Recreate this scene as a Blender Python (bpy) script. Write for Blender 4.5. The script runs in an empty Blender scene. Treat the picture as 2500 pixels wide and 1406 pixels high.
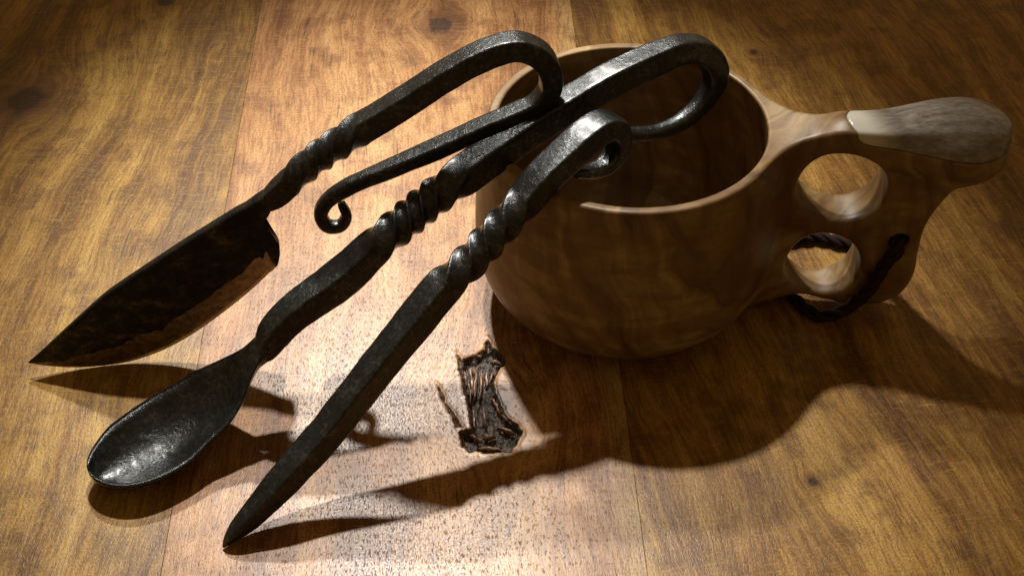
import bpy, math, random
import numpy as np
from mathutils import Vector, noise as mnoise

# ------------------------------------------------------------------ camera, light, exposure
# All design numbers are millimetres on the table (z = 0 is the table top); MM turns them into metres.
MM = 0.001
F_PX, CX, CY = 3200.0, 1250.0, 703.0             # focal length and centre in photo pixels (2500 x 1406)
PITCH = math.atan2(3118.0, F_PX)                 # from the vanishing point of the plank seams
DIST = 420.0
CAM = np.array([0.0, -DIST * math.cos(PITCH), DIST * math.sin(PITCH)])
FWD = np.array([0.0, math.cos(PITCH), -math.sin(PITCH)])
UPV = np.array([0.0, math.sin(PITCH), math.cos(PITCH)])
RGT = np.array([1.0, 0.0, 0.0])

scene = bpy.context.scene
cam_d = bpy.data.cameras.new('camera')
cam_d.sensor_width = 36.0
cam_d.lens = 36.0 * F_PX / 2500.0
cam_d.clip_start = 0.005
cam_d.clip_end = 20.0
cam = bpy.data.objects.new('camera', cam_d)
scene.collection.objects.link(cam)
cam.location = Vector(CAM * MM)
cam.rotation_euler = (math.pi / 2 - PITCH, 0, 0)
scene.camera = cam

world = bpy.data.worlds.new('World')
scene.world = world
world.use_nodes = True
world.node_tree.nodes['Background'].inputs['Color'].default_value = (1.0, 0.62, 0.24, 1)
world.node_tree.nodes['Background'].inputs['Strength'].default_value = 0.21


def lamp(name, pos, aim, watts, radius, cone, blend, col):
    d = bpy.data.lights.new(name, 'SPOT')
    d.energy = watts
    d.shadow_soft_size = radius * MM
    d.spot_size = math.radians(cone)
    d.spot_blend = blend
    d.color = col
    o = bpy.data.objects.new(name, d)
    scene.collection.objects.link(o)
    o.location = Vector(pos) * MM
    v = Vector(aim) - Vector(pos)
    o.rotation_euler = v.to_track_quat('-Z', 'Y').to_euler()
    return o


# two bulbs of one lamp behind the things: each throws its own shadow and its own sheen on the table
lamp('lamp_bulb', (-58, 232, 565), (-22, 5, 0), 21.5, 11, 38, 1.0, (1.0, 0.95, 0.87))
lamp('lamp_bulb', (-125, 400, 565), (-28, 5, 0), 20.5, 16, 34, 1.0, (1.0, 0.95, 0.87))

scene.view_settings.view_transform = 'Standard'
scene.view_settings.look = 'None'
scene.view_settings.exposure = 0.0
scene.view_settings.gamma = 1.0
scene.render.engine = 'CYCLES'
scene.cycles.max_bounces = 8


# ------------------------------------------------------------------ pixel to place
def ray(x, y):
    return FWD + RGT * (x - CX) / F_PX + UPV * (CY - y) / F_PX


def at(x, y, z=0.0):
    d = ray(x, y)
    return CAM + d * ((z - CAM[2]) / d[2])


def at_y(x, y, yy):
    d = ray(x, y)
    return CAM + d * ((yy - CAM[1]) / d[1])


class Plane:
    """The upright plane a forged tool was bent in: point, run direction, in-plane up, normal."""
    def __init__(self, P, Q, lean=0.0):
        P, Q = np.array(P), np.array(Q)
        a = Q - P
        a[2] = 0
        a /= np.linalg.norm(a)
        n = np.array([a[1], -a[0], 0.0])
        self.P, self.a = P, a
        self.v = np.array([0, 0, 1.0]) * math.cos(lean) - n * math.sin(lean)
        self.n = np.cross(self.a, self.v)

    def uv(self, x, y):
        d = ray(x, y)
        q = CAM + d * (((self.P - CAM) @ self.n) / (d @ self.n)) - self.P
        return np.array([q @ self.a, q @ self.v])

    def world(self, uv, off=0.0):
        return self.P + self.a * uv[0] + self.v * uv[1] + self.n * off


# ------------------------------------------------------------------ object helpers
def empty(name, base, label, cat, kind=None):
    o = bpy.data.objects.new(name, None)
    scene.collection.objects.link(o)
    o.location = Vector(base) * MM
    o.empty_display_size = 0.01
    o['label'] = label
    if cat:
        o['category'] = cat
    if kind:
        o['kind'] = kind
    return o


def root_of(o):
    p = np.zeros(3)
    while o is not None:
        p += np.array(o.location) / MM
        o = o.parent
    return p


def mesh_obj(name, verts, faces, mat, parent=None, normals=None, smooth=True, label=None):
    base = root_of(parent)
    v = (np.asarray(verts, float) - base) * MM
    me = bpy.data.meshes.new(name)
    if isinstance(faces, np.ndarray):
        n, k = faces.shape
        me.vertices.add(len(v))
        me.vertices.foreach_set('co', v.astype(np.float32).ravel())
        me.loops.add(n * k)
        me.loops.foreach_set('vertex_index', faces.astype(np.int32).ravel())
        me.polygons.add(n)
        me.polygons.foreach_set('loop_start', np.arange(0, n * k, k, dtype=np.int32))
        me.update(calc_edges=True)
    else:
        me.from_pydata([tuple(p) for p in v], [], faces)
    me.validate()
    if not smooth:
        me.polygons.foreach_set('use_smooth', [False] * len(me.polygons))
    else:
        me.polygons.foreach_set('use_smooth', [True] * len(me.polygons))
    if normals is not None and len(normals) == len(me.vertices):
        me.normals_split_custom_set_from_vertices([tuple(q) for q in normals])
    me.materials.append(mat)
    me.update()
    o = bpy.data.objects.new(name, me)
    scene.collection.objects.link(o)
    o.parent = parent
    if label:
        o['label'] = label
    return o


def catmull(P, n_per):
    """Centripetal-ish spline through the rows of P (any number of columns)."""
    P = np.asarray(P, float)
    Q = np.vstack([2 * P[0] - P[1], P, 2 * P[-1] - P[-2]])
    out = []
    for i in range(1, len(Q) - 2):
        p0, p1, p2, p3 = Q[i - 1], Q[i], Q[i + 1], Q[i + 2]
        d1 = max(np.linalg.norm((p1 - p0)[:2]), 1e-6) ** .5
        d2 = max(np.linalg.norm((p2 - p1)[:2]), 1e-6) ** .5
        d3 = max(np.linalg.norm((p3 - p2)[:2]), 1e-6) ** .5
        m1 = d2 * ((p1 - p0) / d1 - (p2 - p0) / (d1 + d2) + (p2 - p1) / d2)
        m2 = d2 * ((p2 - p1) / d2 - (p3 - p1) / (d2 + d3) + (p3 - p2) / d3)
        for t in np.linspace(0, 1, n_per, endpoint=False):
            h = (2*t**3-3*t**2+1, t**3-2*t**2+t, -2*t**3+3*t**2, t**3-t**2)
            out.append(h[0]*p1 + h[1]*m1 + h[2]*p2 + h[3]*m2)
    out.append(P[-1])
    return np.array(out)


def resample(P, step):
    s = np.concatenate([[0], np.cumsum(np.linalg.norm(np.diff(P[:, :2], axis=0), axis=1))])
    n = max(int(s[-1] / step), 4)
    t = np.linspace(0, s[-1], n + 1)
    return np.stack([np.interp(t, s, P[:, j]) for j in range(P.shape[1])], 1), t


def sstep(a, b, x):
    t = np.clip((x - a) / (b - a), 0, 1)
    return t * t * (3 - 2 * t)


def nz(p, sc, seed=0.0):
    return mnoise.noise(Vector((p[0] * sc + seed, p[1] * sc - seed, p[2] * sc + 2 * seed)))


# ------------------------------------------------------------------ node material helpers
class NT:
    def __init__(self, name):
        self.mat = bpy.data.materials.new(name)
        self.mat.use_nodes = True
        self.t = self.mat.node_tree
        self.b = self.t.nodes['Principled BSDF']

    def node(self, typ, **kw):
        n = self.t.nodes.new(typ)
        for k, v in kw.items():
            setattr(n, k, v)
        return n

    def put(self, sock, val):
        if hasattr(val, 'is_output') or isinstance(val, bpy.types.NodeSocket):
            self.t.links.new(val, sock)
        else:
            sock.default_value = val

    def math(self, op, a, b=0.0, c=None, clamp=False):
        n = self.node('ShaderNodeMath', operation=op, use_clamp=clamp)
        self.put(n.inputs[0], a)
        self.put(n.inputs[1], b)
        if c is not None:
            self.put(n.inputs[2], c)
        return n.outputs[0]

    def vmath(self, op, a, b=(0, 0, 0)):
        n = self.node('ShaderNodeVectorMath', operation=op)
        self.put(n.inputs[0], a)
        self.put(n.inputs[1], b)
        return n.outputs[0] if op not in ('DOT_PRODUCT', 'LENGTH', 'DISTANCE') else n.outputs[1]

    def mapping(self, vec, loc=(0, 0, 0), rot=(0, 0, 0), scale=(1, 1, 1)):
        n = self.node('ShaderNodeMapping')
        self.put(n.inputs[0], vec)
        n.inputs[1].default_value = loc
        n.inputs[2].default_value = rot
        n.inputs[3].default_value = scale
        return n.outputs[0]

    def noise(self, vec, scale=1.0, detail=3.0, rough=0.55, dist=0.0):
        n = self.node('ShaderNodeTexNoise')
        self.put(n.inputs['Vector'], vec)
        n.inputs['Scale'].default_value = scale
        n.inputs['Detail'].default_value = detail
        n.inputs['Roughness'].default_value = rough
        n.inputs['Distortion'].default_value = dist
        return n.outputs[0]

    def ramp(self, fac, stops, interp='LINEAR'):
        n = self.node('ShaderNodeValToRGB')
        n.color_ramp.interpolation = interp
        e = n.color_ramp.elements
        while len(e) < len(stops):
            e.new(0.5)
        for el, (p, c) in zip(e, stops):
            el.position = p
            el.color = (*c, 1) if len(c) == 3 else c
        self.put(n.inputs[0], fac)
        return n.outputs[0]

    def rng(self, v, a, b, c, d, smooth=True):
        n = self.node('ShaderNodeMapRange')
        n.interpolation_type = 'SMOOTHSTEP' if smooth else 'LINEAR'
        self.put(n.inputs[0], v)
        for i, q in enumerate((a, b, c, d)):
            n.inputs[1 + i].default_value = q
        return n.outputs[0]

    def mix(self, fac, a, b, mode='MIX'):
        n = self.node('ShaderNodeMix', data_type='RGBA', blend_type=mode)
        self.put(n.inputs[0], fac)
        for s, v in ((n.inputs[6], a), (n.inputs[7], b)):
            self.put(s, (*v, 1) if isinstance(v, tuple) and len(v) == 3 else v)
        return n.outputs[2]

    def bump(self, h, strength, dist_mm, normal=None):
        n = self.node('ShaderNodeBump')
        n.inputs['Strength'].default_value = strength
        n.inputs['Distance'].default_value = dist_mm * MM
        self.put(n.inputs['Height'], h)
        if normal is not None:
            self.put(n.inputs['Normal'], normal)
        return n.outputs[0]

    def objmm(self):
        tc = self.node('ShaderNodeTexCoord')
        return self.mapping(tc.outputs['Object'], scale=(1000, 1000, 1000))


def mat_table(name, seed, angle, tone, knots, sap=None):
    """Oiled hardwood plank. knots: (x, y, radius) in table millimetres; grain bends round them."""
    m = NT(name)
    P = m.objmm()
    warp = m.noise(m.mapping(P, loc=(seed, 0, 0), scale=(.02, .008, .02)), 1.0, 2.0)
    sep = m.node('ShaderNodeSeparateXYZ')
    m.put(sep.inputs[0], P)
    x, y = sep.outputs[0], sep.outputs[1]
    shift = m.math('MULTIPLY', m.math('SUBTRACT', warp, 0.5), 22.0)
    kmask = None
    krim = None
    for (kx, ky, r) in knots:
        dx = m.math('SUBTRACT', x, kx)
        dy = m.math('SUBTRACT', y, ky)
        wob = m.math('MULTIPLY', m.math('SUBTRACT', m.noise(P, 2.2 / r, 2.0), 0.5), r * 0.9)
        d = m.math('ADD', m.math('SQRT', m.math('ADD', m.math('MULTIPLY', dx, dx),
                   m.math('MULTIPLY', m.math('MULTIPLY', dy, dy), 0.8))), wob)
        g = m.math('POWER', 2.718, m.math('MULTIPLY', m.math('MULTIPLY', d, d), -1.0 / (2 * (2.6 * r) ** 2)))
        shift = m.math('ADD', shift, m.math('MULTIPLY', m.math('MULTIPLY', dx, g), -0.8))
        k = m.rng(d, r * 0.55, r * 1.05, 1.0, 0.0)
        kmask = k if kmask is None else m.math('MAXIMUM', kmask, k)
        k2 = m.rng(d, r * 0.6, r * 2.6, 1.0, 0.0)
        krim = k2 if krim is None else m.math('MAXIMUM', krim, k2)
    comb = m.node('ShaderNodeCombineXYZ')
    m.put(comb.inputs[0], m.math('ADD', x, shift))
    m.put(comb.inputs[1], y)
    comb.inputs[2].default_value = seed
    W = m.mapping(comb.outputs[0], rot=(0, 0, angle))
    broad = m.noise(m.mapping(W, scale=(.028, .006, 1)), 1.0, 2.0, 0.5)
    band = m.noise(m.mapping(W, loc=(5, 3, 0), scale=(.075, .0035, 1)), 1.0, 3.0, 0.55, 0.4)
    streak = m.noise(m.mapping(W, scale=(.24, .009, 1)), 1.0, 4.0, 0.65)
    vess = m.noise(m.mapping(W, loc=(2, 9, 0), scale=(1.5, .035, 1)), 1.0, 2.0, 0.5)
    wig = m.math('MULTIPLY', m.math('SUBTRACT', m.noise(P, .22, 2.0), .5), 1.6)
    cw = m.node('ShaderNodeCombineXYZ')
    m.put(cw.inputs[0], wig)
    W = m.vmath('ADD', W, cw.outputs[0])
    fibre = m.noise(m.mapping(W, scale=(1.1, .085, 1)), 1.0, 4.0, 0.65)
    pore = m.noise(m.mapping(W, scale=(1.9, .55, 1)), 1.0, 2.0, 0.5)
    pore2 = m.noise(m.mapping(W, loc=(31, 7, 0), scale=(2.2, .8, 1)), 1.0, 1.5, 0.5)
    fleck = m.noise(m.mapping(W, scale=(.16, .9, 1)), 1.0, 3.0, 0.65)
    grit = m.noise(P, 1.5, 4.0, 0.75)
    patch = m.noise(P, .075, 3.0, 0.6)
    mixf = m.math('ADD', m.math('MULTIPLY', broad, 0.25), m.math('ADD', m.math('MULTIPLY', band, .45), m.math('MULTIPLY', streak, 0.30)))
    base = m.ramp(mixf, [(0.41, tone[0]), (0.465, tone[1]), (0.525, tone[2]), (0.60, tone[3])])
    if sap is not None:                                   # pale sapwood along one edge, in table x
        s_in, s_out, scol = sap
        e = m.math('ADD', m.math('ADD', x, m.math('MULTIPLY', y, 0.041)),
                   m.math('MULTIPLY', m.math('SUBTRACT', streak, .5), 10))
        base = m.mix(m.rng(e, s_in, s_out, 0.0, 0.85), base, scol)
    c = m.mix(m.rng(fibre, .42, .66, 0.0, 0.55), base, tone[0])
    c = m.mix(m.rng(patch, .46, .66, 0.0, 0.60), c, tone[0])
    c = m.mix(m.rng(fibre, .28, .55, 0.30, 0.0), c, tone[3])
    dark_p = m.math('MULTIPLY', m.rng(pore, .61, .72, 0.0, 0.5), m.rng(broad, .3, .6, .5, 1.0))
    c = m.mix(dark_p, c, (0.045, 0.018, 0.006))
    c = m.mix(m.math('MULTIPLY', m.rng(vess, .60, .68, 0.0, .8), m.rng(patch, .40, .6, .15, 1.0)), c, (0.05, 0.02, 0.007))
    c = m.mix(m.rng(pore2, .62, .74, 0.0, 0.4), c, (0.06, 0.026, 0.009))
    c = m.mix(m.rng(fleck, .50, .72, 0.0, 0.32), c, tone[3])
    c = m.mix(m.rng(grit, .32, .58, 0.62, 0.0), c, (0.085, 0.040, 0.014))
    if kmask is not None:
        c = m.mix(m.math('MULTIPLY', krim, 0.7), c, (0.10, 0.040, 0.015))
        c = m.mix(m.math('MULTIPLY', kmask, m.rng(grit, .35, .65, .95, .6)), c, (0.020, 0.010, 0.006))
    m.put(m.b.inputs['Base Color'], c)
    ro = m.math('ADD', m.rng(grit, .3, .7, .30, .44), m.rng(pore, .55, .7, 0.0, 0.2))
    m.put(m.b.inputs['Roughness'], ro)
    m.b.inputs['Specular IOR Level'].default_value = 0.42
    h1 = m.math('SUBTRACT', m.math('MULTIPLY', fibre, 0.35), m.math('ADD', m.rng(pore, .55, .72, 0, .8), m.rng(pore2, .58, .74, 0, .5)))
    n1 = m.bump(h1, 0.32, 0.14)
    big = m.noise(m.mapping(P, scale=(.05, .03, .05)), 1.0, 2.0)
    n2 = m.bump(m.math('ADD', m.math('MULTIPLY', grit, .25), m.noise(m.mapping(W, scale=(.5, .12, 1)), 1.0, 2.0)), 0.13, 0.40, n1)
    n3 = m.bump(big, 0.16, 1.6, n2)
    m.put(m.b.inputs['Normal'], n3)
    return m.mat


def mat_knot_bark():
    m = NT('charred_knot_wood')
    P = m.objmm()
    a = m.noise(m.mapping(P, scale=(.9, .35, .9)), 1.0, 4.0, .7)
    c = m.ramp(a, [(.36, (.008, .007, .006)), (.50, (.03, .021, .015)), (.60, (.10, .058, .034)), (.72, (.30, .22, .15))])
    m.put(m.b.inputs['Base Color'], c)
    m.put(m.b.inputs['Roughness'], m.rng(a, .4, .7, .22, .5))
    m.put(m.b.inputs['Normal'], m.bump(m.noise(P, 1.6, 4.0, .75), .9, .5))
    return m.mat


def mat_iron(name='forged_black_iron', r0=.38, r1=.22):
    m = NT(name)
    P = m.objmm()
    scale_n = m.noise(P, 0.75, 5.0, .65)
    fine = m.noise(P, 2.6, 3.0, .6)
    blot = m.noise(P, 0.16, 3.0, .6)
    f = m.math('ADD', m.math('MULTIPLY', scale_n, .6), m.math('MULTIPLY', blot, .4))
    c = m.ramp(f, [(.36, (.011, .012, .0125)), (.52, (.027, .0295, .031)), (.64, (.075, .081, .084)), (.76, (.19, .197, .20))])
    m.put(m.b.inputs['Base Color'], c)
    m.b.inputs['Metallic'].default_value = 0.78
    m.put(m.b.inputs['Roughness'], m.rng(f, .35, .68, r0, r1))
    m.b.inputs['Coat Weight'].default_value = 0.28
    m.b.inputs['Coat Roughness'].default_value = 0.22
    vor = m.node('ShaderNodeTexVoronoi')
    m.put(vor.inputs['Vector'], m.vmath('ADD', P, (0, 0, 0)))
    vor.inputs['Scale'].default_value = 0.85
    n1 = m.bump(vor.outputs['Distance'], .22, .18)
    n2 = m.bump(m.math('ADD', scale_n, m.math('MULTIPLY', fine, .55)), .62, .34, n1)
    m.put(m.b.inputs['Normal'], n2)
    return m.mat


def mat_blade_flat():
    m = NT('blade_forge_scale')
    P = m.objmm()
    a = m.noise(m.mapping(P, scale=(.16, .16, .22)), 1.0, 5.0, .65)
    b = m.noise(P, 1.1, 4.0, .7)
    f = m.math('ADD', m.math('MULTIPLY', a, .75), m.math('MULTIPLY', b, .25))
    c = m.ramp(f, [(.46, (.012, .011, .010)), (.56, (.032, .027, .021)), (.64, (.10, .075, .048)), (.76, (.20, .15, .10))])
    m.put(m.b.inputs['Base Color'], c)
    m.b.inputs['Metallic'].default_value = .75
    m.put(m.b.inputs['Roughness'], m.rng(f, .45, .65, .55, .36))
    m.put(m.b.inputs['Normal'], m.bump(m.math('ADD', b, m.math('MULTIPLY', a, 1.2)), .5, .3))
    return m.mat


def mat_blade_edge():
    m = NT('ground_bright_steel')
    P = m.objmm()
    b = m.noise(m.mapping(P, scale=(.5, .5, .5)), 1.0, 4.0, .7)
    m.put(m.b.inputs['Base Color'], m.ramp(b, [(.35, (.18, .14, .095)), (.65, (.36, .30, .23))]))
    m.b.inputs['Metallic'].default_value = 1.0
    m.put(m.b.inputs['Roughness'], m.rng(b, .3, .7, .28, .42))
    m.put(m.b.inputs['Normal'], m.bump(b, .25, .15))
    return m.mat


def mat_cup():
    m = NT('oiled_carved_wood')
    P = m.objmm()
    wv = m.noise(m.mapping(P, scale=(.035, .035, .02)), 1.0, 3.0, .55)
    sep = m.node('ShaderNodeSeparateXYZ')
    m.put(sep.inputs[0], P)
    lay = m.math('ADD', m.math('ADD', m.math('MULTIPLY', sep.outputs[0], .62), m.math('MULTIPLY', sep.outputs[1], -.66)),
                 m.math('MULTIPLY', sep.outputs[2], .30))
    lay = m.math('ADD', lay, m.math('MULTIPLY', wv, 26.0))
    ring = m.noise(m.mapping(lay, scale=(1, 1, 1)), 0.19, 3.0, .6)
    comb = m.node('ShaderNodeCombineXYZ')
    m.put(comb.inputs[0], m.math('MULTIPLY', lay, .20))
    m.put(comb.inputs[1], m.math('MULTIPLY', sep.outputs[2], .012))
    m.put(comb.inputs[2], m.math('MULTIPLY', sep.outputs[1], .010))
    ring = m.noise(comb.outputs[0], 1.0, 3.0, .6)
    blot = m.noise(m.mapping(P, scale=(.05, .05, .035)), 1.0, 3.0, .6)
    fib = m.noise(m.mapping(P, scale=(.35, 2.2, 2.2)), 1.0, 3.0, .6)
    f = m.math('ADD', m.math('MULTIPLY', ring, .62), m.math('MULTIPLY', blot, .38))
    c = m.ramp(f, [(.37, (.060, .031, .010)), (.46, (.140, .084, .032)), (.54, (.205, .134, .056)), (.64, (.285, .20, .095))])
    comb2 = m.node('ShaderNodeCombineXYZ')
    m.put(comb2.inputs[0], m.math('MULTIPLY', lay, 1.0))
    m.put(comb2.inputs[1], m.math('MULTIPLY', sep.outputs[2], .02))
    line = m.noise(comb2.outputs[0], 0.35, 2.0, .5)
    c = m.mix(m.rng(line, .62, .74, 0.0, .32), c, (.07, .028, .010))
    chat = m.noise(m.mapping(P, rot=(0, 0, .5), scale=(.05, .05, .16)), 1.0, 3.0, .6)
    c = m.mix(m.rng(chat, .42, .60, .55, 0.0), c, (.10, .042, .012))
    tick = m.noise(m.mapping(P, scale=(1.1, 1.1, .12)), 1.0, 2.0, .6)
    c = m.mix(m.rng(tick, .60, .74, 0.0, .35), c, (.06, .026, .010))
    c = m.mix(m.rng(fib, .48, .75, 0.0, .18), c, (.10, .05, .02))
    m.put(m.b.inputs['Base Color'], c)
    m.put(m.b.inputs['Roughness'], m.rng(blot, .3, .7, .40, .52))
    m.b.inputs['Specular IOR Level'].default_value = .35
    m.put(m.b.inputs['Normal'], m.bump(fib, .22, .12))
    return m.mat


def mat_antler():
    m = NT('polished_antler')
    P = m.objmm()
    a = m.noise(m.mapping(P, scale=(.07, .34, .34)), 1.0, 4.0, .65)
    b = m.noise(m.mapping(P, scale=(.35, .9, .9)), 1.0, 3.0, .65)
    sep = m.node('ShaderNodeSeparateXYZ')
    m.put(sep.inputs[0], P)
    c = m.ramp(m.math('ADD', m.math('MULTIPLY', a, .6), m.math('MULTIPLY', b, .4)),
               [(.33, (.055, .046, .038)), (.48, (.12, .104, .088)), (.62, (.21, .187, .16)), (.75, (.32, .29, .25))])
    pale = m.rng(m.math('ADD', m.math('ADD', sep.outputs[0], m.math('MULTIPLY', sep.outputs[1], .35)), m.math('MULTIPLY', a, 6.0)), 62.5, 71.0, 0.85, 0.0)
    c = m.mix(pale, c, (.42, .40, .34))
    m.put(m.b.inputs['Base Color'], c)
    m.put(m.b.inputs['Roughness'], m.rng(b, .3, .7, .15, .24))
    m.put(m.b.inputs['Normal'], m.bump(m.math('ADD', a, m.math('MULTIPLY', b, .4)), .10, .35))
    return m.mat


def mat_cord():
    m = NT('dark_leather_cord')
    P = m.objmm()
    a = m.noise(P, 1.2, 4.0, .7)
    m.put(m.b.inputs['Base Color'], m.ramp(a, [(.3, (.008, .003, .002)), (.7, (.022, .009, .006))]))
    m.b.inputs['Roughness'].default_value = .75
    m.b.inputs['Specular IOR Level'].default_value = .2
    m.put(m.b.inputs['Normal'], m.bump(a, .5, .3))
    return m.mat


IRON = mat_iron()
IRON_WORN = mat_iron('iron_worn_smooth', .30, .17)
BLADE = mat_blade_flat()
EDGE = mat_blade_edge()
CUPW = mat_cup()
ANTLER = mat_antler()
CORD = mat_cord()
BARK = mat_knot_bark()

# ------------------------------------------------------------------ table top
table = empty('table_top', (0, 0, -24), 'oiled brown wooden table top of glued planks with a dark rotted knot', None, 'structure')

SKEW = -0.0410                                     # planks run a little off the camera's axis
SEAMS = [-486, -361, -233.5, -96.4, 31.1, 213.0, 340, 470]       # x of each seam at y = 0
KNOT_PX = [(1190, 822), (1203, 848), (1230, 862), (1239, 882), (1218, 905), (1206, 930), (1211, 962), (1224, 992),
           (1240, 1020), (1264, 1034), (1278, 1053), (1263, 1085), (1250, 1102), (1200, 1107), (1142, 1102),
           (1125, 1086), (1120, 1052), (1150, 1046), (1143, 1000), (1130, 950), (1121, 902), (1131, 875),
           (1160, 866), (1180, 852)]
KNOT = np.array([at(*q)[:2] for q in KNOT_PX])


def poly_sd(P, poly):
    """Signed distance (negative inside) of points P[n,2] to a closed polygon."""
    A = poly
    B = np.roll(poly, -1, 0)
    d = np.full(len(P), 1e18)
    ins = np.zeros(len(P), bool)
    for a, b in zip(A, B):
        e = b - a
        w = P - a
        t = np.clip((w @ e) / (e @ e), 0, 1)
        q = w - t[:, None] * e
        d = np.minimum(d, (q * q).sum(1))
        c = (a[1] <= P[:, 1]) != (b[1] <= P[:, 1])
        if abs(e[1]) > 1e-12:
            xx = a[0] + (P[:, 1] - a[1]) / e[1] * e[0]
            ins ^= c & (P[:, 0] < xx)
    return np.where(ins, -1, 1) * np.sqrt(d)


TONE_Y = [(.095, .040, .007), (.225, .115, .020), (.33, .182, .036), (.46, .285, .068)]
TONE_R = [(.13, .047, .014), (.29, .130, .042), (.41, .205, .075), (.53, .30, .12)]
TONE_B = [(.085, .033, .006), (.20, .094, .017), (.30, .158, .031), (.43, .255, .060)]
k1, k2, k3, k4, k5 = (at(60, 245), at(1075, 62), at(405, 3), at(1840, 128), at(1985, 1175))
kn = KNOT.mean(0)
MATS = [mat_table('plank_oil_far_left', 11.0, .05, TONE_B, []),
        mat_table('plank_oil_outer_left', 23.0, -.03, TONE_R, []),
        mat_table('plank_oil_left', 37.0, .03, TONE_Y, [(k1[0], k1[1], 8.5), (k3[0], k3[1], 4.0), (at(485, 180)[0], at(485, 180)[1], .8)]),
        mat_table('plank_oil_middle', 53.0, -.035, TONE_R, [(k2[0], k2[1], 6.0), (kn[0] + 1, kn[1] - 3, 6.0)],
                  sap=(20.0, 31.0, (.40, .27, .105))),
        mat_table('plank_oil_right', 71.0, -.21, TONE_B, [(k4[0], k4[1], 1.6), (k5[0], k5[1], 1.6)]),
        mat_table('plank_oil_outer_right', 89.0, .12, TONE_Y, []),
        mat_table('plank_oil_far_right', 97.0, .03, TONE_R, [])]


CRACK = np.array([at(*q)[:2] for q in [(1064, 930), (1078, 952), (1092, 984), (1112, 1010), (1132, 1046), (1112, 1042), (1098, 1012), (1082, 984), (1070, 956)]])
CRACK2 = np.array([at(*q)[:2] for q in [(1112, 858), (1128, 876), (1136, 905), (1126, 925), (1118, 900)]])


def knot_depth(P):
    d = np.minimum(np.minimum(poly_sd(P, KNOT), poly_sd(P, CRACK) + .15), poly_sd(P, CRACK2) + .1)
    out = np.zeros(len(P))
    for i in np.nonzero(d < 1.2)[0]:
        p = (P[i, 0], P[i, 1], 0.0)
        dd = d[i] + 0.55 * nz(p, .55, 3.0) + .3 * nz(p, 1.4, 9.0)
        if dd < 0:
            rough = 1.0 * nz((p[0] * 1.6, p[1] * .55, 0), .5, 5.0) + .9 * nz(p, .85, 17.0) + .45 * nz(p, 1.9, 2.0)
            out[i] = -min(-dd * 1.9, 2.9) * (1.0 + .15 * rough) + rough * min(-dd * .8, 1.15)
            out[i] = min(out[i], -0.05)
        else:
            out[i] = .18 * math.exp(-(dd / .5) ** 2)
    return out


planks = []
for i in range(len(SEAMS) - 1):
    x0, x1 = SEAMS[i] + .02, SEAMS[i + 1] - .02
    ya, yb = -420.0, 780.0
    if i == 3:
        xs = np.unique(np.concatenate([np.linspace(x0, x1, 8)[1:-1], np.arange(KNOT[:, 0].min() - 12, KNOT[:, 0].max() + 5, .32)]))
        ys = np.unique(np.concatenate([np.linspace(ya, yb, 12), np.arange(KNOT[:, 1].min() - 3, KNOT[:, 1].max() + 3, .32)]))
    else:
        xs, ys = np.linspace(x0, x1, 6)[1:-1], np.linspace(ya, yb, 8)
    cols = [(x0, -24.0), (x0, -.12), (x0 + .10, 0.0)] + [(x, 0.0) for x in xs if x0 + .5 < x < x1 - .5] + [(x1 - .10, 0.0), (x1, -.12), (x1, -24.0)]
    cx_ = np.array([c[0] for c in cols])
    cz_ = np.array([c[1] for c in cols])
    nx, ny = len(cols), len(ys)
    X = np.repeat(cx_[None], ny, 0)
    Y = np.repeat(ys[:, None], nx, 1)
    Z = np.repeat(cz_[None], ny, 0)
    X = X + SKEW * Y
    if i == 3:
        inner = (Z == 0)
        # keep the fine columns straight in table x, so the knot's outline stays where it is
        Xs = X.copy()
        Pq = np.stack([Xs[inner], Y[inner]], 1)
        Z[inner] = knot_depth(Pq)
    V = np.stack([X, Y, Z], -1).reshape(-1, 3)
    idx = np.arange(nx * ny).reshape(ny, nx)
    F = np.stack([idx[:-1, :-1], idx[:-1, 1:], idx[1:, 1:], idx[1:, :-1]], -1).reshape(-1, 4)
    ends = [list(idx[0][::-1]), list(idx[-1])]
    if i == 3:
        ob = mesh_obj('plank', V, F, MATS[i], table, smooth=True, label='reddish plank with a dark rotted knot hole')
        ob.data.materials.append(BARK)
        Vn = V[F].mean(1)
        deep = Vn[:, 2] < -.22
        mi = np.where(deep, 1, 0).astype(np.int32)
        ob.data.polygons.foreach_set('material_index', mi)
        lo_, hi_ = KNOT.min(0) - [11, 2], KNOT.max(0) + [3, 2]
        near = ((Vn[:, :2] > lo_) & (Vn[:, :2] < hi_)).all(1)
        ob.data.polygons.foreach_set('use_smooth', near)
        knot_plank = ob
    else:
        ob = mesh_obj('plank', V, F, MATS[i], table, smooth=False)
    planks.append(ob)

# torn fibres left standing in the knot hole
def mat_splinter():
    m = NT('torn_brown_fibre')
    P = m.objmm()
    a = m.noise(m.mapping(P, scale=(1.6, .3, 1.6)), 1.0, 3.0, .6)
    m.put(m.b.inputs['Base Color'], m.ramp(a, [(.35, (.10, .045, .022)), (.55, (.24, .12, .07)), (.72, (.45, .33, .24))]))
    m.put(m.b.inputs['Roughness'], m.rng(a, .3, .7, .45, .25))
    m.put(m.b.inputs['Normal'], m.bump(a, .5, .3))
    return m.mat


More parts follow.
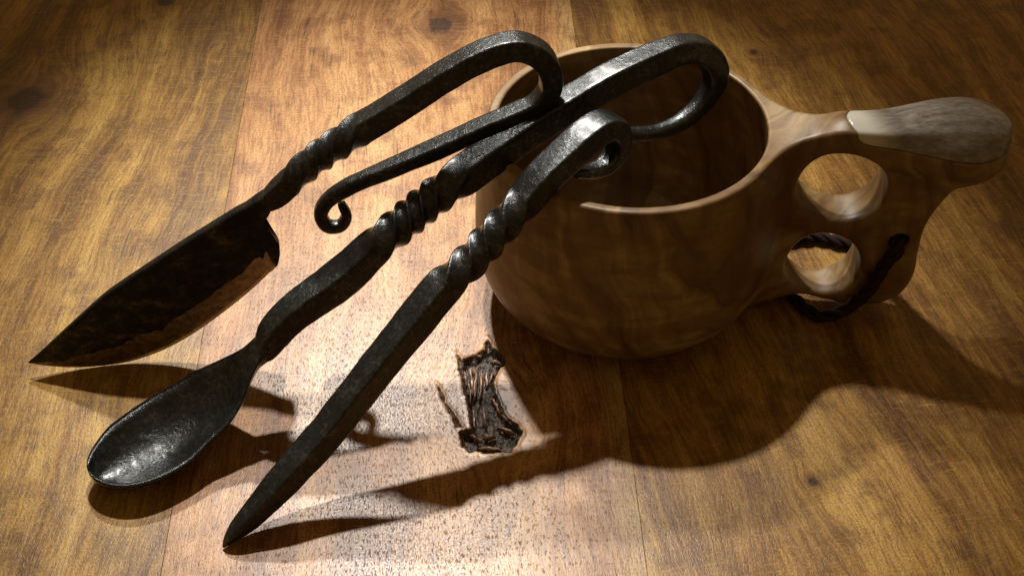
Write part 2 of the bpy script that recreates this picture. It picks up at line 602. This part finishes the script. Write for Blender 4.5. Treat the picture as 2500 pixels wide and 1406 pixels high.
SPL = mat_splinter()
rnd = random.Random(5)
for (xa, ya, xb, yb, w) in [(1150, 896, 1153, 962, .75), (1163, 898, 1158, 975, .9), (1176, 900, 1171, 972, .7),
                            (1189, 905, 1188, 942, .9), (1144, 930, 1150, 985, .5), (1199, 968, 1222, 1010, .6),
                            (1180, 985, 1186, 1040, .5), (1155, 1000, 1160, 1050, .45), (1216, 1040, 1256, 1058, .6),
                            (1165, 1092, 1225, 1096, .7), (1200, 880, 1228, 888, .5), (1148, 1060, 1172, 1075, .5), (1180, 1068, 1210, 1062, .55), (1134, 905, 1140, 940, .4),
                            (1226, 1012, 1250, 1036, .5), (1150, 872, 1176, 868, .5), (1205, 905, 1196, 935, .5)]:
    A, B = at(xa, ya, -1.0), at(xb, yb, -1.0)
    n = 9
    rows = []
    for k in range(n):
        t = k / (n - 1)
        c = A + (B - A) * t
        wv = .6 * w * (.25 + .9 * math.sin(math.pi * min(max(t, .06), .94)) ** .6) * (1 + .25 * rnd.uniform(-1, 1))
        dirv = (B - A) / np.linalg.norm(B - A)
        side = np.array([dirv[1], -dirv[0], 0])
        bow = .55 * math.sin(math.pi * t)
        c = c + side * .15 * rnd.uniform(-1, 1)
        rows.append([c - side * wv + [0, 0, -1.3], c - side * wv * .6 + [0, 0, bow - .15], c + side * wv * .35 + [0, 0, bow], c + side * wv + [0, 0, -1.3]])
    V = np.array(rows).reshape(-1, 3)
    V += np.array([[rnd.uniform(-1, 1) for _ in range(3)] for _ in V]) * [.14, .14, .22]
    idx = np.arange(n * 4).reshape(n, 4)
    F = [list(map(int, (idx[i, j], idx[i, j + 1], idx[i + 1, j + 1], idx[i + 1, j]))) for i in range(n - 1) for j in range(3)]
    F += [list(map(int, (idx[i, 3], idx[i, 0], idx[i + 1, 0], idx[i + 1, 3]))) for i in range(n - 1)]
    F += [[int(q) for q in idx[0]][::-1], [int(q) for q in idx[-1]]]
    mesh_obj('splinter', V, F, SPL, knot_plank)


# ------------------------------------------------------------------ signed-distance modelling for the cup
def surface_nets(f, lo, hi, cell):
    xs = np.arange(lo[0], hi[0] + cell, cell)
    ys = np.arange(lo[1], hi[1] + cell, cell)
    zs = np.arange(lo[2], hi[2] + cell, cell)
    G = np.meshgrid(xs, ys, zs, indexing='ij')
    V = f(G[0], G[1], G[2])
    S = V < 0
    nx, ny, nz_ = V.shape
    corners = [(i, j, k) for i in (0, 1) for j in (0, 1) for k in (0, 1)]
    sl = lambda c: tuple(slice(o, o + n - 1) for o, n in zip(c, V.shape))
    cnt = sum(S[sl(c)].astype(np.int8) for c in corners)
    act = (cnt > 0) & (cnt < 8)
    ids = np.full(act.shape, -1, np.int64)
    I = np.argwhere(act)
    ids[act] = np.arange(len(I))
    acc = np.zeros((len(I), 3))
    num = np.zeros(len(I))
    for c in corners:
        for ax in range(3):
            if c[ax] == 1:
                continue
            c2 = list(c)
            c2[ax] = 1
            a = V[I[:, 0] + c[0], I[:, 1] + c[1], I[:, 2] + c[2]]
            b = V[I[:, 0] + c2[0], I[:, 1] + c2[1], I[:, 2] + c2[2]]
            mk = (a < 0) != (b < 0)
            t = a[mk] / (a[mk] - b[mk])
            p = np.array(c, float)[None].repeat(mk.sum(), 0)
            p[:, ax] += t
            acc[mk] += p
            num[mk] += 1
    P = (I + acc / num[:, None]) * cell + np.array(lo)

    def grad(P, e=.12):
        g = np.empty_like(P)
        for ax in range(3):
            q = P.copy()
            q[:, ax] += e
            r = P.copy()
            r[:, ax] -= e
            g[:, ax] = (f(q[:, 0], q[:, 1], q[:, 2]) - f(r[:, 0], r[:, 1], r[:, 2])) / (2 * e)
        return g
    for _ in range(3):
        g = grad(P)
        v = f(P[:, 0], P[:, 1], P[:, 2])
        P -= np.clip(v / np.maximum((g * g).sum(1), 1e-6), -.4, .4)[:, None] * g
    g = grad(P, .2)
    N = g / np.maximum(np.linalg.norm(g, axis=1), 1e-9)[:, None]
    faces = []
    for ax in range(3):
        u, w = (ax + 1) % 3, (ax + 2) % 3
        s0 = [slice(1, -1)] * 3
        s1 = [slice(1, -1)] * 3
        s0[ax] = slice(0, V.shape[ax] - 1)
        s1[ax] = slice(1, V.shape[ax])
        A, B = S[tuple(s0)], S[tuple(s1)]
        for inside_first in (True, False):
            E = np.argwhere((A & ~B) if inside_first else (~A & B))
            off = np.ones(3, int)
            off[ax] = 0
            E = E + off
            q = []
            for du, dw in ((-1, -1), (0, -1), (0, 0), (-1, 0)):
                e = E.copy()
                e[:, u] += du
                e[:, w] += dw
                q.append(ids[e[:, 0], e[:, 1], e[:, 2]])
            q = np.stack(q, 1)
            faces.append(q if inside_first else q[:, ::-1])
    Fc = np.concatenate(faces)
    Fc = Fc[(Fc >= 0).all(1)]
    return P, Fc, N


def smin(a, b, k):
    h = np.clip(.5 + .5 * (b - a) / k, 0, 1)
    return b * (1 - h) + a * h - k * h * (1 - h)


def smax(a, b, k):
    return -smin(-a, -b, k)


RIM = 65.0
BC = (34.4, 1.7)                                    # bowl centre on the table
HOUT = catmull(np.array([(40, 66), (75, 72), (97, 80), (120, 82), (137, 75), (136, 66), (132, 57.5), (127.2, 49), (124.0, 41.5), (122.6, 35), (122.8, 25), (123.4, 16),
                         (121, 8.5), (115, 4.2), (106, 3.4), (98, 4.6), (90, 5.6), (82, 4.2), (72, 3.5), (60, 4), (45, 10), (38, 30)]), 8)
_hx = np.arange(20, 160, .4)
_hz = np.arange(-6, 96, .4)
_g = np.stack(np.meshgrid(_hx, _hz, indexing='ij'), -1).reshape(-1, 2)
HSD = poly_sd(_g, HOUT).reshape(len(_hx), len(_hz))


def lookup(x, z):
    u = np.clip((x - 20) / .4, 0, len(_hx) - 1.001)
    w = np.clip((z + 6) / .4, 0, len(_hz) - 1.001)
    i, j = u.astype(int), w.astype(int)
    a, b = u - i, w - j
    return (HSD[i, j] * (1 - a) * (1 - b) + HSD[i + 1, j] * a * (1 - b) + HSD[i, j + 1] * (1 - a) * b + HSD[i + 1, j + 1] * a * b)


def bowl_sd(x, y, z, inset, floor):
    sx, sy = 41.6 - inset, 40.2 - inset
    dx, dy = x - BC[0], y - BC[1]
    rho = np.sqrt(dx ** 2 + (dy * sx / sy) ** 2)
    zb, Rb, r0, n1 = 27.0, 45.6 - inset, 22.0 - inset * .4, 2.5
    upz = np.clip((z - zb) / (RIM - zb), 0, 1.4)
    top = rho - (sx + (Rb - sx) * (1 - upz ** 2))
    rr = np.maximum(rho - r0, 0) / (Rb - r0)
    zz = np.maximum(zb - z, 0) / (zb - floor)
    low = ((rr ** n1 + zz ** n1 + 1e-9) ** (1 / n1) - 1) * 22.0
    return np.where(z > zb, top, low)


def handle_mid(x):
    return 1.7 - 9.0 * sstep(55, 108, x)


def whole_cup(x, y, z):
    yc = handle_mid(x)
    body = bowl_sd(x, y, z, 0.0, 0.0)
    thick = 6.8 - 2.2 * sstep(60, 72, z)
    plate = smax(lookup(x, z), np.abs(y - yc) - thick, 7.0)
    f = smin(body, plate, 15.0)
    ztop = RIM + 5.4 * sstep(70, 99, x)
    f = smax(f, z - ztop, 1.0)
    # swelling end that carries the antler
    A = np.array([94.0, -6.6, 66.8])
    B = np.array([126.2, -7.0, 63.0])
    L = np.linalg.norm(B - A)
    d = (B - A) / L
    px, py, pz = x - A[0], y - A[1], z - A[2]
    t = np.clip((px * d[0] + py * d[1] + pz * d[2]) / L, 0, 1)
    r = 3.6 + (13.4 - 3.6) * sstep(-.05, 1.0, t)
    qx, qy, qz = px - d[0] * L * t, py - d[1] * L * t, pz - d[2] * L * t
    bulb = np.sqrt(qx ** 2 + qy ** 2 + (np.where(qz > 0, 1.02, 1.5) * qz) ** 2) - r
    f = smin(f, bulb, 7.0)
    # drinking hollow
    f = smax(f, -np.where(z > 27, bowl_sd(x, y, z, 3.0, 5.0), bowl_sd(x, y, z, 3.0, 5.0)), 1.0)
    # two finger holes and the cord hole run through the handle, square to its face
    for (hx, hz, rx, rz) in ((94.6, 51.4, 12.6, 12.0), (93.8, 21.4, 11.0, 12.2)):
        e = (np.sqrt(((x - hx) / rx) ** 2 + ((z - hz) / rz) ** 2) - 1) * min(rx, rz)
        f = smax(f, -e, 2.2)
    f = smax(f, -(np.sqrt((x - 114.4) ** 2 + (z - 32.6) ** 2) - 2.9), 1.0)
    return smax(f, -z, .6)


def antler_zone(x, y, z):
    yc = handle_mid(x)
    xx = x - .07 * (y - yc) ** 2 / 1.0
    zs = 67.6 - 1.4 * sstep(100, 140, x)
    front = 93.6 - xx
    return smax(front * .8, zs - z + .9 * np.clip((100 - x) / 6, 0, 1), 1.5)


def cup_wood(x, y, z):
    return smax(whole_cup(x, y, z), -(antler_zone(x, y, z)) + .02, .5)


def cup_antler(x, y, z):
    return smax(whole_cup(x, y, z) + .02, antler_zone(x, y, z), .5)


cup = empty('wooden_cup', (BC[0], BC[1], 0), 'carved brown wooden drinking cup with two finger holes and a grey antler handle tip', 'cup')
v, f, n = surface_nets(cup_wood, (-14, -48, -1.5), (144, 50, 82), .6)
mesh_obj('cup_body', v, f, CUPW, cup, n)
v, f, n = surface_nets(cup_antler, (90, -24, 60), (144, 12, 80), .5)
mesh_obj('antler_tip', v, f, ANTLER, cup, n, label='polished grey antler cap on the handle end')

# ------------------------------------------------------------------ twisted cord through the handle
def V3(p):
    return np.array(p, float)


cpts = [V3((114.4, -4.0, 32.4)), V3((114.3, -12.5, 32.6)), V3((113.2, -16.8, 30.5)), at_y(2165, 640, -16.6), at_y(2125, 703, -17.0), at_y(2075, 748, -17.2),
        at_y(2015, 772, -16.2), V3((93.0, -13.2, 2.3)), V3((88.5, -6.0, 2.2)), V3((84.5, 6.0, 2.3)), V3((85.0, 17.5, 2.3)), at(1985, 578, 2.3), at(2040, 588, 2.3), at(2090, 602, 2.6), V3((112.0, 14.5, 9)),
        V3((113.5, 9.0, 22)), V3((113.8, 5.8, 31.0)), V3((114.4, 1.0, 32.4)), V3((114.4, -4.0, 32.4))]
C3 = catmull(np.array(cpts), 14)
C3[:, 2] = np.maximum(C3[:, 2], 2.25)
sl_ = np.concatenate([[0], np.cumsum(np.linalg.norm(np.diff(C3, axis=0), axis=1))])
tt = np.arange(0, sl_[-1], .55)
C3 = np.stack([np.interp(tt, sl_, C3[:, j]) for j in range(3)], 1)
T3 = np.gradient(C3, axis=0)
T3 /= np.linalg.norm(T3, axis=1)[:, None]
N3 = [np.cross(T3[0], (0, 0, 1.0))]
for k in range(1, len(C3)):
    q = N3[-1] - T3[k] * (N3[-1] @ T3[k])
    N3.append(q / np.linalg.norm(q))
N3 = np.array(N3)
N3 /= np.linalg.norm(N3, axis=1)[:, None]
B3 = np.cross(T3, N3)
cord = empty('cord', (91, -6, 0), 'thin dark twisted leather cord looped through the cup handle', 'cord')
for s in range(3):
    ph = 2 * math.pi * s / 3 + tt * 2 * math.pi / 15.0
    cen = C3 + 1.05 * (np.cos(ph)[:, None] * N3 + np.sin(ph)[:, None] * B3)
    K = 10
    an = np.linspace(0, 2 * math.pi, K, endpoint=False)
    R = cen[:, None] + 1.12 * (np.cos(an)[None, :, None] * N3[:, None] + np.sin(an)[None, :, None] * B3[:, None])
    m_ = len(R)
    idx = np.arange(m_ * K).reshape(m_, K)
    j2 = np.roll(np.arange(K), -1)
    F = np.stack([idx[:-1], idx[1:], idx[1:][:, j2], idx[:-1][:, j2]], -1).reshape(-1, 4)
    mesh_obj('strand', R.reshape(-1, 3), F, CORD, cord)


# ------------------------------------------------------------------ forged bars
def sweep_tool(pl, ctrl, turns, parts, parent, mat, step=.55, seed=0.0, M=44, hammer=.16, scale_from=None):
    """ctrl rows: px, py, a (half size in the plane), b (half size across), e (2 round .. 9 square), off (across).
    turns: (control index from, to, degrees).  parts: list of (name, from, to) by control index; nested by (name, from, to, 'sub')."""
    rows = []
    for c in ctrl:
        uv = pl.uv(c[0], c[1])
        rows.append([uv[0], uv[1], c[2], c[3], c[4], c[5] if len(c) > 5 else 0.0, len(rows)])
    D = catmull(np.array(rows), 24)
    D, s = resample(D, step)
    ci = D[:, 6]
    roll = np.zeros(len(D))
    for (i0, i1, deg, ease) in turns:
        s0, s1 = np.interp(i0, ci, s), np.interp(i1, ci, s)
        x = np.clip((s - s0) / (s1 - s0), 0, 1)
        roll += math.radians(deg) * (x - ease * np.sin(2 * np.pi * x) / (2 * np.pi))
    tan = np.gradient(D[:, :2], axis=0)
    tan /= np.linalg.norm(tan, axis=1)[:, None]
    nor = np.stack([-tan[:, 1], tan[:, 0]], 1)
    T = tan[:, :1] * pl.a + tan[:, 1:] * pl.v
    Nn = nor[:, :1] * pl.a + nor[:, 1:] * pl.v
    Bn = np.cross(T, Nn)
    Cn = pl.P + D[:, :1] * pl.a + D[:, 1:2] * pl.v + D[:, 5:6] * pl.n
    th = np.linspace(0, 2 * math.pi, M, endpoint=False) + math.pi / M
    R = np.zeros((len(D), M, 3))
    for i in range(len(D)):
        e = max(D[i, 4], 2.0)
        cx = np.sign(np.cos(th)) * np.abs(np.cos(th)) ** (2 / e) * max(D[i, 2], .05)
        cy = np.sign(np.sin(th)) * np.abs(np.sin(th)) ** (2 / e) * max(D[i, 3], .05)
        c, q = math.cos(roll[i]), math.sin(roll[i])
        x, y = cx * c - cy * q, cx * q + cy * c
        R[i] = Cn[i] + x[:, None] * Nn[i] + y[:, None] * Bn[i]
    # hammer marks: every point moves a little along its own radius
    for i in range(len(D)):
        for j in range(M):
            p = R[i, j]
            w = hammer * (nz(p, .16, seed) + .55 * nz(p, .42, seed + 4)) * min(1, D[i, 2] / 1.5)
            R[i, j] = p + (p - Cn[i]) / max(np.linalg.norm(p - Cn[i]), .1) * w
    dU = np.gradient(R, axis=0)
    dV = np.roll(R, -1, 1) - np.roll(R, 1, 1)
    NR = np.cross(dV, dU)
    flip = np.sign(((R - Cn[:, None]) * NR).sum(-1).mean())
    NR *= flip
    NR /= np.maximum(np.linalg.norm(NR, axis=-1), 1e-9)[..., None]
    made = {}
    for part in parts:
        name, i0, i1 = part[:3]
        k0 = int(np.argmin(np.abs(ci - i0)))
        k1 = int(np.argmin(np.abs(ci - i1)))
        rr, nn = R[k0:k1 + 1], NR[k0:k1 + 1]
        m_ = len(rr)
        V = list(rr.reshape(-1, 3))
        NV = list(nn.reshape(-1, 3))
        idx = np.arange(m_ * M).reshape(m_, M)
        F = []
        for i in range(m_ - 1):
            for j in range(M):
                q = (j + 1) % M
                fc = [int(idx[i, j]), int(idx[i, q]), int(idx[i + 1, q]), int(idx[i + 1, j])]
                F.append(fc if flip > 0 else fc[::-1])
        if k0 == 0:
            V.append(Cn[0]); NV.append(-T[0]); z = len(V) - 1
            F += [[z, int(idx[0, (j + 1) % M]), int(idx[0, j])] if flip > 0 else [z, int(idx[0, j]), int(idx[0, (j + 1) % M])] for j in range(M)]
        if k1 == len(D) - 1:
            V.append(Cn[-1] + T[-1] * .25 * D[-1, 2]); NV.append(T[-1]); z = len(V) - 1
            F += [[z, int(idx[-1, j]), int(idx[-1, (j + 1) % M])] if flip > 0 else [z, int(idx[-1, (j + 1) % M]), int(idx[-1, j])] for j in range(M)]
        par = made[part[3]] if len(part) > 3 else parent
        made[name] = mesh_obj(name, np.array(V), F, mat, par, np.array(NV))
    return made


# --- spike (awl): point on the table, resting on the cup's rim, hook curling back inside the cup
plA = Plane(at(545, 1335, 0.6), at(1370, 447, RIM + 4.6), .06)
awl = empty('iron_spike', plA.P * [1, 1, 0], 'straight pointed black iron spike with a short hooked handle leaning on the cup', 'spike')
SQ = 9.0
sweep_tool(plA, [(545, 1335, .25, .25, 3), (556, 1319, 1.1, 1.1, 4), (578, 1294, 2.0, 2.0, 5), (623, 1248, 2.9, 2.9, 6), (711, 1152, 3.6, 3.6, SQ), (805, 1046, 3.8, 3.8, SQ), (880, 950, 3.9, 3.9, SQ),
                 (955, 855, 4.0, 4.0, SQ), (1018, 777, 4.1, 4.1, SQ), (1082, 700, 4.1, 4.1, SQ), (1120, 664, 4.0, 4.0, 8), (1163, 622, 3.9, 3.9, 8), (1205, 573, 3.9, 3.9, 8),
                 (1243, 531, 4.0, 4.0, 6), (1280, 490, 3.9, 4.0, SQ), (1326, 434, 3.8, 4.1, SQ), (1370, 391, 3.8, 4.2, SQ), (1420, 346, 3.8, 4.2, SQ), (1466, 312, 3.6, 4.1, SQ),
                 (1495, 308, 3.2, 4.0, 6), (1509, 331, 2.8, 3.8, 5), (1504, 372, 2.5, 3.4, 4), (1482, 399, 2.2, 3.0, 4), (1450, 416, 1.9, 2.6, 3), (1405, 424, 1.3, 1.7, 2.5)],
           [(9, 14, -360, .25)], [('spike', 0, 9), ('twisted_section', 9, 14), ('handle_hook', 14, 24)], awl, IRON, seed=3.0)

# --- spoon: bowl on the table, shank on the cup's rim, loop dipping into the cup
plS = Plane(at(400, 1070, 6.0), at(1225, 365, RIM + 5.2), .05)
spoon = empty('iron_spoon', at(330, 1110, 0) * [1, 1, 0], 'black forged iron spoon with twisted shank leaning on the cup', 'spoon')
sweep_tool(plS, [(632, 872, 1.6, 2.4, 4), (640, 860, 2.4, 3.1, 6), (652, 842, 3.0, 3.5, 7), (670, 813, 3.75, 3.85, SQ), (701, 778, 4.0, 3.9, SQ), (745, 742, 4.3, 4.1, SQ), (800, 704, 4.5, 4.3, SQ),
                 (855, 660, 4.4, 4.4, SQ), (898, 618, 4.3, 4.3, 6), (945, 576, 4.2, 4.2, 8), (1000, 531, 4.2, 4.2, 8), (1050, 490, 4.2, 4.2, 8), (1098, 452, 4.4, 4.4, 6),
                 (1140, 422, 4.4, 4.4, SQ), (1200, 380, 4.1, 4.4, SQ), (1300, 312, 3.8, 4.3, SQ), (1400, 250, 3.6, 4.2, SQ), (1500, 192, 3.6, 4.2, SQ), (1600, 145, 3.5, 4.0, SQ),
                 (1660, 122, 3.4, 3.8, 6), (1710, 124, 3.4, 3.6, 6), (1741, 154, 3.4, 3.5, 5), (1745, 200, 3.1, 3.2, 4), (1716, 250, 2.8, 2.8, 3), (1660, 300, 2.6, 2.6, 2.4),
                 (1600, 323, 2.4, 2.4, 2), (1545, 329, 2.3, 2.3, 2), (1495, 327, 1.7, 1.7, 2)],
           [(8, 13, -450, .6)], [('shank', 0, 8), ('twisted_section', 8, 13), ('handle_loop', 13, 27)], spoon, IRON, seed=11.0)

ST = [  # far rim pixel, near rim pixel, rim height, outer depth, inner depth
    ((211, 1139), (214, 1149), 7.4, 3.0, .1), ((213, 1121), (228, 1168), 7.6, 5.2, 3.0), ((222, 1099), (252, 1182), 7.8, 6.6, 4.9),
    ((240, 1071), (290, 1190), 8.0, 7.4, 5.9), ((266, 1040), (337, 1187), 8.2, 8.0, 6.5), ((294, 1018), (388, 1171), 8.4, 8.3, 6.8), ((349, 980), (460, 1131), 8.9, 8.4, 6.9),
    ((424, 937), (517, 1076), 10.8, 8.4, 6.4), ((474, 907), (557, 1038), 13.0, 8.0, 5.6), ((538, 877), (592, 982), 17.2, 7.0, 3.6),
    ((586, 853), (611, 927), 22.4, 6.2, 1.3)]
rows = []
for (l, r, z, d, di) in ST:
    rows.append(np.concatenate([at(*l, z), at(*r, z), [d, di, 2.5]]))
for (x_, y_, a_, b_, e_) in ((622, 877, 2.7, 4.2, 4.0), (646, 851, 3.1, 3.7, 7.0), (672, 811, 3.55, 3.65, 8.0)):   # the neck closes to the square bar
    c_ = plS.world(plS.uv(x_, y_))
    rows.append(np.concatenate([c_ - plS.n * b_ + plS.v * a_, c_ + plS.n * b_ + plS.v * a_, [2 * a_, .05, e_]]))
SB = catmull(np.array(rows), 8)
KB = 22
ring = []
for q in SB:
    L, R_, d, di, ex = q[:3], q[3:6], q[6], q[7], q[8]
    w = R_ - L
    wl = np.linalg.norm(w)
    o = []
    for t in np.linspace(0, 1, KB):
        s = 1 - abs(2 * t - 1) ** ex
        o.append(L + w * (.5 + (t - .5) * (1 + .06 * math.sin(math.pi * t))) - np.array([0, 0, d]) * s)
    ins = min(1.7 / wl, .3)
    for t in np.linspace(1, 0, KB):
        tt_ = ins + (1 - 2 * ins) * t
        s = (1 - abs(2 * t - 1) ** 2.1)
        p = L + w * tt_ - np.array([0, 0, di]) * s + [0, 0, .12 * (1 - s)]
        p = p + np.array([0, 0, .16 * nz(p, .35, 8.0) + .10 * nz(p, .9, 3.0)]) * s
        o.append(p)
    ring.append(o)
ring = np.array(ring)
ring[..., 2] = np.maximum(ring[..., 2], 0.03)
mB, KK = ring.shape[:2]
idx = np.arange(mB * KK).reshape(mB, KK)
F = []
for i in range(mB - 1):
    for j in range(KK):
        q = (j + 1) % KK
        F.append([int(idx[i, j]), int(idx[i + 1, j]), int(idx[i + 1, q]), int(idx[i, q])])
F.append([int(q) for q in idx[0]])
F.append([int(q) for q in idx[-1]][::-1])
mesh_obj('bowl', ring.reshape(-1, 3), F, IRON_WORN, spoon)

# --- knife: belly on the table, loop resting on the spoon's bar
s_uv = plS.uv(1350, 282)
s_pt = plS.world(s_uv)
plK = Plane(at(255, 893, 0.0), at(1345, 258, s_pt[2] + 7.2), .07)
knife = empty('iron_knife', plK.P * [1, 1, 0], 'black forged iron knife with a long looped handle ending in a scroll', 'knife')
sweep_tool(plK, [(636, 512, 1.6, .9, 4), (668, 482, 3.2, 2.3, SQ), (706, 446, 3.4, 2.9, SQ), (750, 406, 3.5, 3.4, 8), (800, 369, 3.6, 3.6, 8), (845, 339, 3.7, 3.7, 6),
                 (885, 313, 3.6, 3.6, SQ), (935, 283, 3.5, 3.6, SQ), (1000, 242, 3.4, 3.6, SQ), (1100, 178, 3.3, 3.6, SQ), (1200, 128, 3.3, 3.5, SQ), (1265, 114, 3.2, 3.5, SQ),
                 (1317, 135, 3.2, 3.5, SQ), (1343, 178, 3.1, 3.4, SQ), (1341, 221, 2.8, 3.3, 6), (1312, 254, 2.5, 3.2, 6), (1265, 276, 2.3, 3.2, 6), (1180, 311, 2.2, 3.1, 6),
                 (1070, 362, 2.3, 3.0, 6), (955, 411, 2.2, 2.7, 5), (860, 452, 2.1, 2.3, 4), (800, 490, 2.1, 2.1, 3.5), (783, 525, 2.0, 2.0, 3), (800, 552, 1.9, 1.9, 3),
                 (832, 551, 1.8, 1.8, 3), (846, 527, 1.6, 1.7, 3), (834, 498, 1.2, 1.4, 2.5)],
           [(2, 6, -360, .25)], [('twisted_section', 0, 6), ('handle_loop', 6, 20), ('scroll', 20, 26, 'handle_loop')], knife, IRON, seed=23.0)

BL = [  # spine pixel, edge pixel, half thickness of the spine, wavy bevel share
    ((69, 884), (71, 886), .15), ((100, 858), (112, 892), .55), ((140, 822), (170, 896), .8), ((200, 768), (240, 893), 1.05), ((260, 716), (320, 881), 1.25),
    ((330, 668), (400, 853), 1.4), ((400, 622), (470, 815), 1.5), ((470, 577), (545, 762), 1.6), ((530, 540), (610, 710), 1.7), ((580, 510), (655, 668), 1.8),
    ((600, 500), (672, 652), 1.9), ((606, 496), (680, 632), 2.0), ((611, 493), (683, 608), 2.05), ((616, 490), (679, 588), 2.1), ((621, 486), (664, 570), 2.15),
    ((627, 482), (647, 558), 2.2), ((633, 478), (638, 548), 2.2), ((640, 473), (641, 538), 2.1), ((648, 468), (656, 520), 1.8), ((658, 468), (664, 502), 1.4)]
rows = []
for (s_, e_, th_) in BL:
    rows.append(np.concatenate([plK.uv(*s_), plK.uv(*e_), [th_]]))
DB = catmull(np.array(rows), 10)
FR = [0, .06, .2, .36, .5, .60, .68, .74, .80, .88, .95, 1.0]
KF = len(FR)
nst = len(DB)
Vb = np.zeros((nst, 2, KF, 3))
heel0 = 10 * 10                                       # beyond this the edge is the blunt heel
for i, q in enumerate(DB):
    S0, E0, t0 = q[:2], q[2:4], q[4]
    hl = sstep(heel0 - 2, heel0 + 6, i)
    bev = .70 + .05 * nz((i * .9, 0, 0), .16, 4.0) + .035 * nz((i, 0, 0), .45, 1.0)
    bev = bev + (1.0 - bev) * 0
    for k, fr in enumerate(FR):
        if k <= 5:
            f_ = fr / .60 * (bev - .06)
        else:
            f_ = bev + (fr - .68) / .32 * (1 - bev)
        uv = S0 + (E0 - S0) * f_
        if f_ < bev:
            t = t0 * (1 - .28 * f_)
        else:
            tb = t0 * (1 - .28 * bev)
            tc = tb + (.09 - tb) * (f_ - bev) / (1 - bev)
            t = tc * (1 - hl) + t0 * (1 - .28 * f_) * hl
        if k == 0:
            t *= .86
        for sd in (0, 1):
            p = plK.world(uv)
            w = .10 * nz(p, .22, 6.0 + sd) * min(1, t)
            Vb[i, sd, k] = p + plK.n * (t + w) * (1 if sd == 0 else -1)


def blade_faces(k0, k1, close_spine, close_edge, i0, i1):
    idx = {}
    V, F = [], []

    def vid(i, sd, k):
        key = (i, sd, k)
        if key not in idx:
            idx[key] = len(V)
            V.append(Vb[i, sd, k])
        return idx[key]
    for i in range(i0, i1):
        for k in range(k0, k1):
            F.append([vid(i, 0, k), vid(i, 0, k + 1), vid(i + 1, 0, k + 1), vid(i + 1, 0, k)])
            F.append([vid(i, 1, k), vid(i + 1, 1, k), vid(i + 1, 1, k + 1), vid(i, 1, k + 1)])
        if close_spine:
            F.append([vid(i, 0, k0), vid(i + 1, 0, k0), vid(i + 1, 1, k0), vid(i, 1, k0)])
        if close_edge:
            F.append([vid(i, 0, k1), vid(i, 1, k1), vid(i + 1, 1, k1), vid(i + 1, 0, k1)])
    return np.array(V), F


V, F = blade_faces(0, 6, True, False, 0, heel0)
V2, F2 = blade_faces(0, KF - 1, True, True, heel0, nst - 1)
blade = mesh_obj('blade', np.vstack([V, V2]), F + [[q + len(V) for q in ff] for ff in F2], BLADE, knife, label='leaf-shaped blade dark with forge scale')
V, F = blade_faces(6, KF - 1, False, True, 0, heel0)
mesh_obj('cutting_edge', V, F, EDGE, blade, label='ground brown-lit steel bevel along the edge')
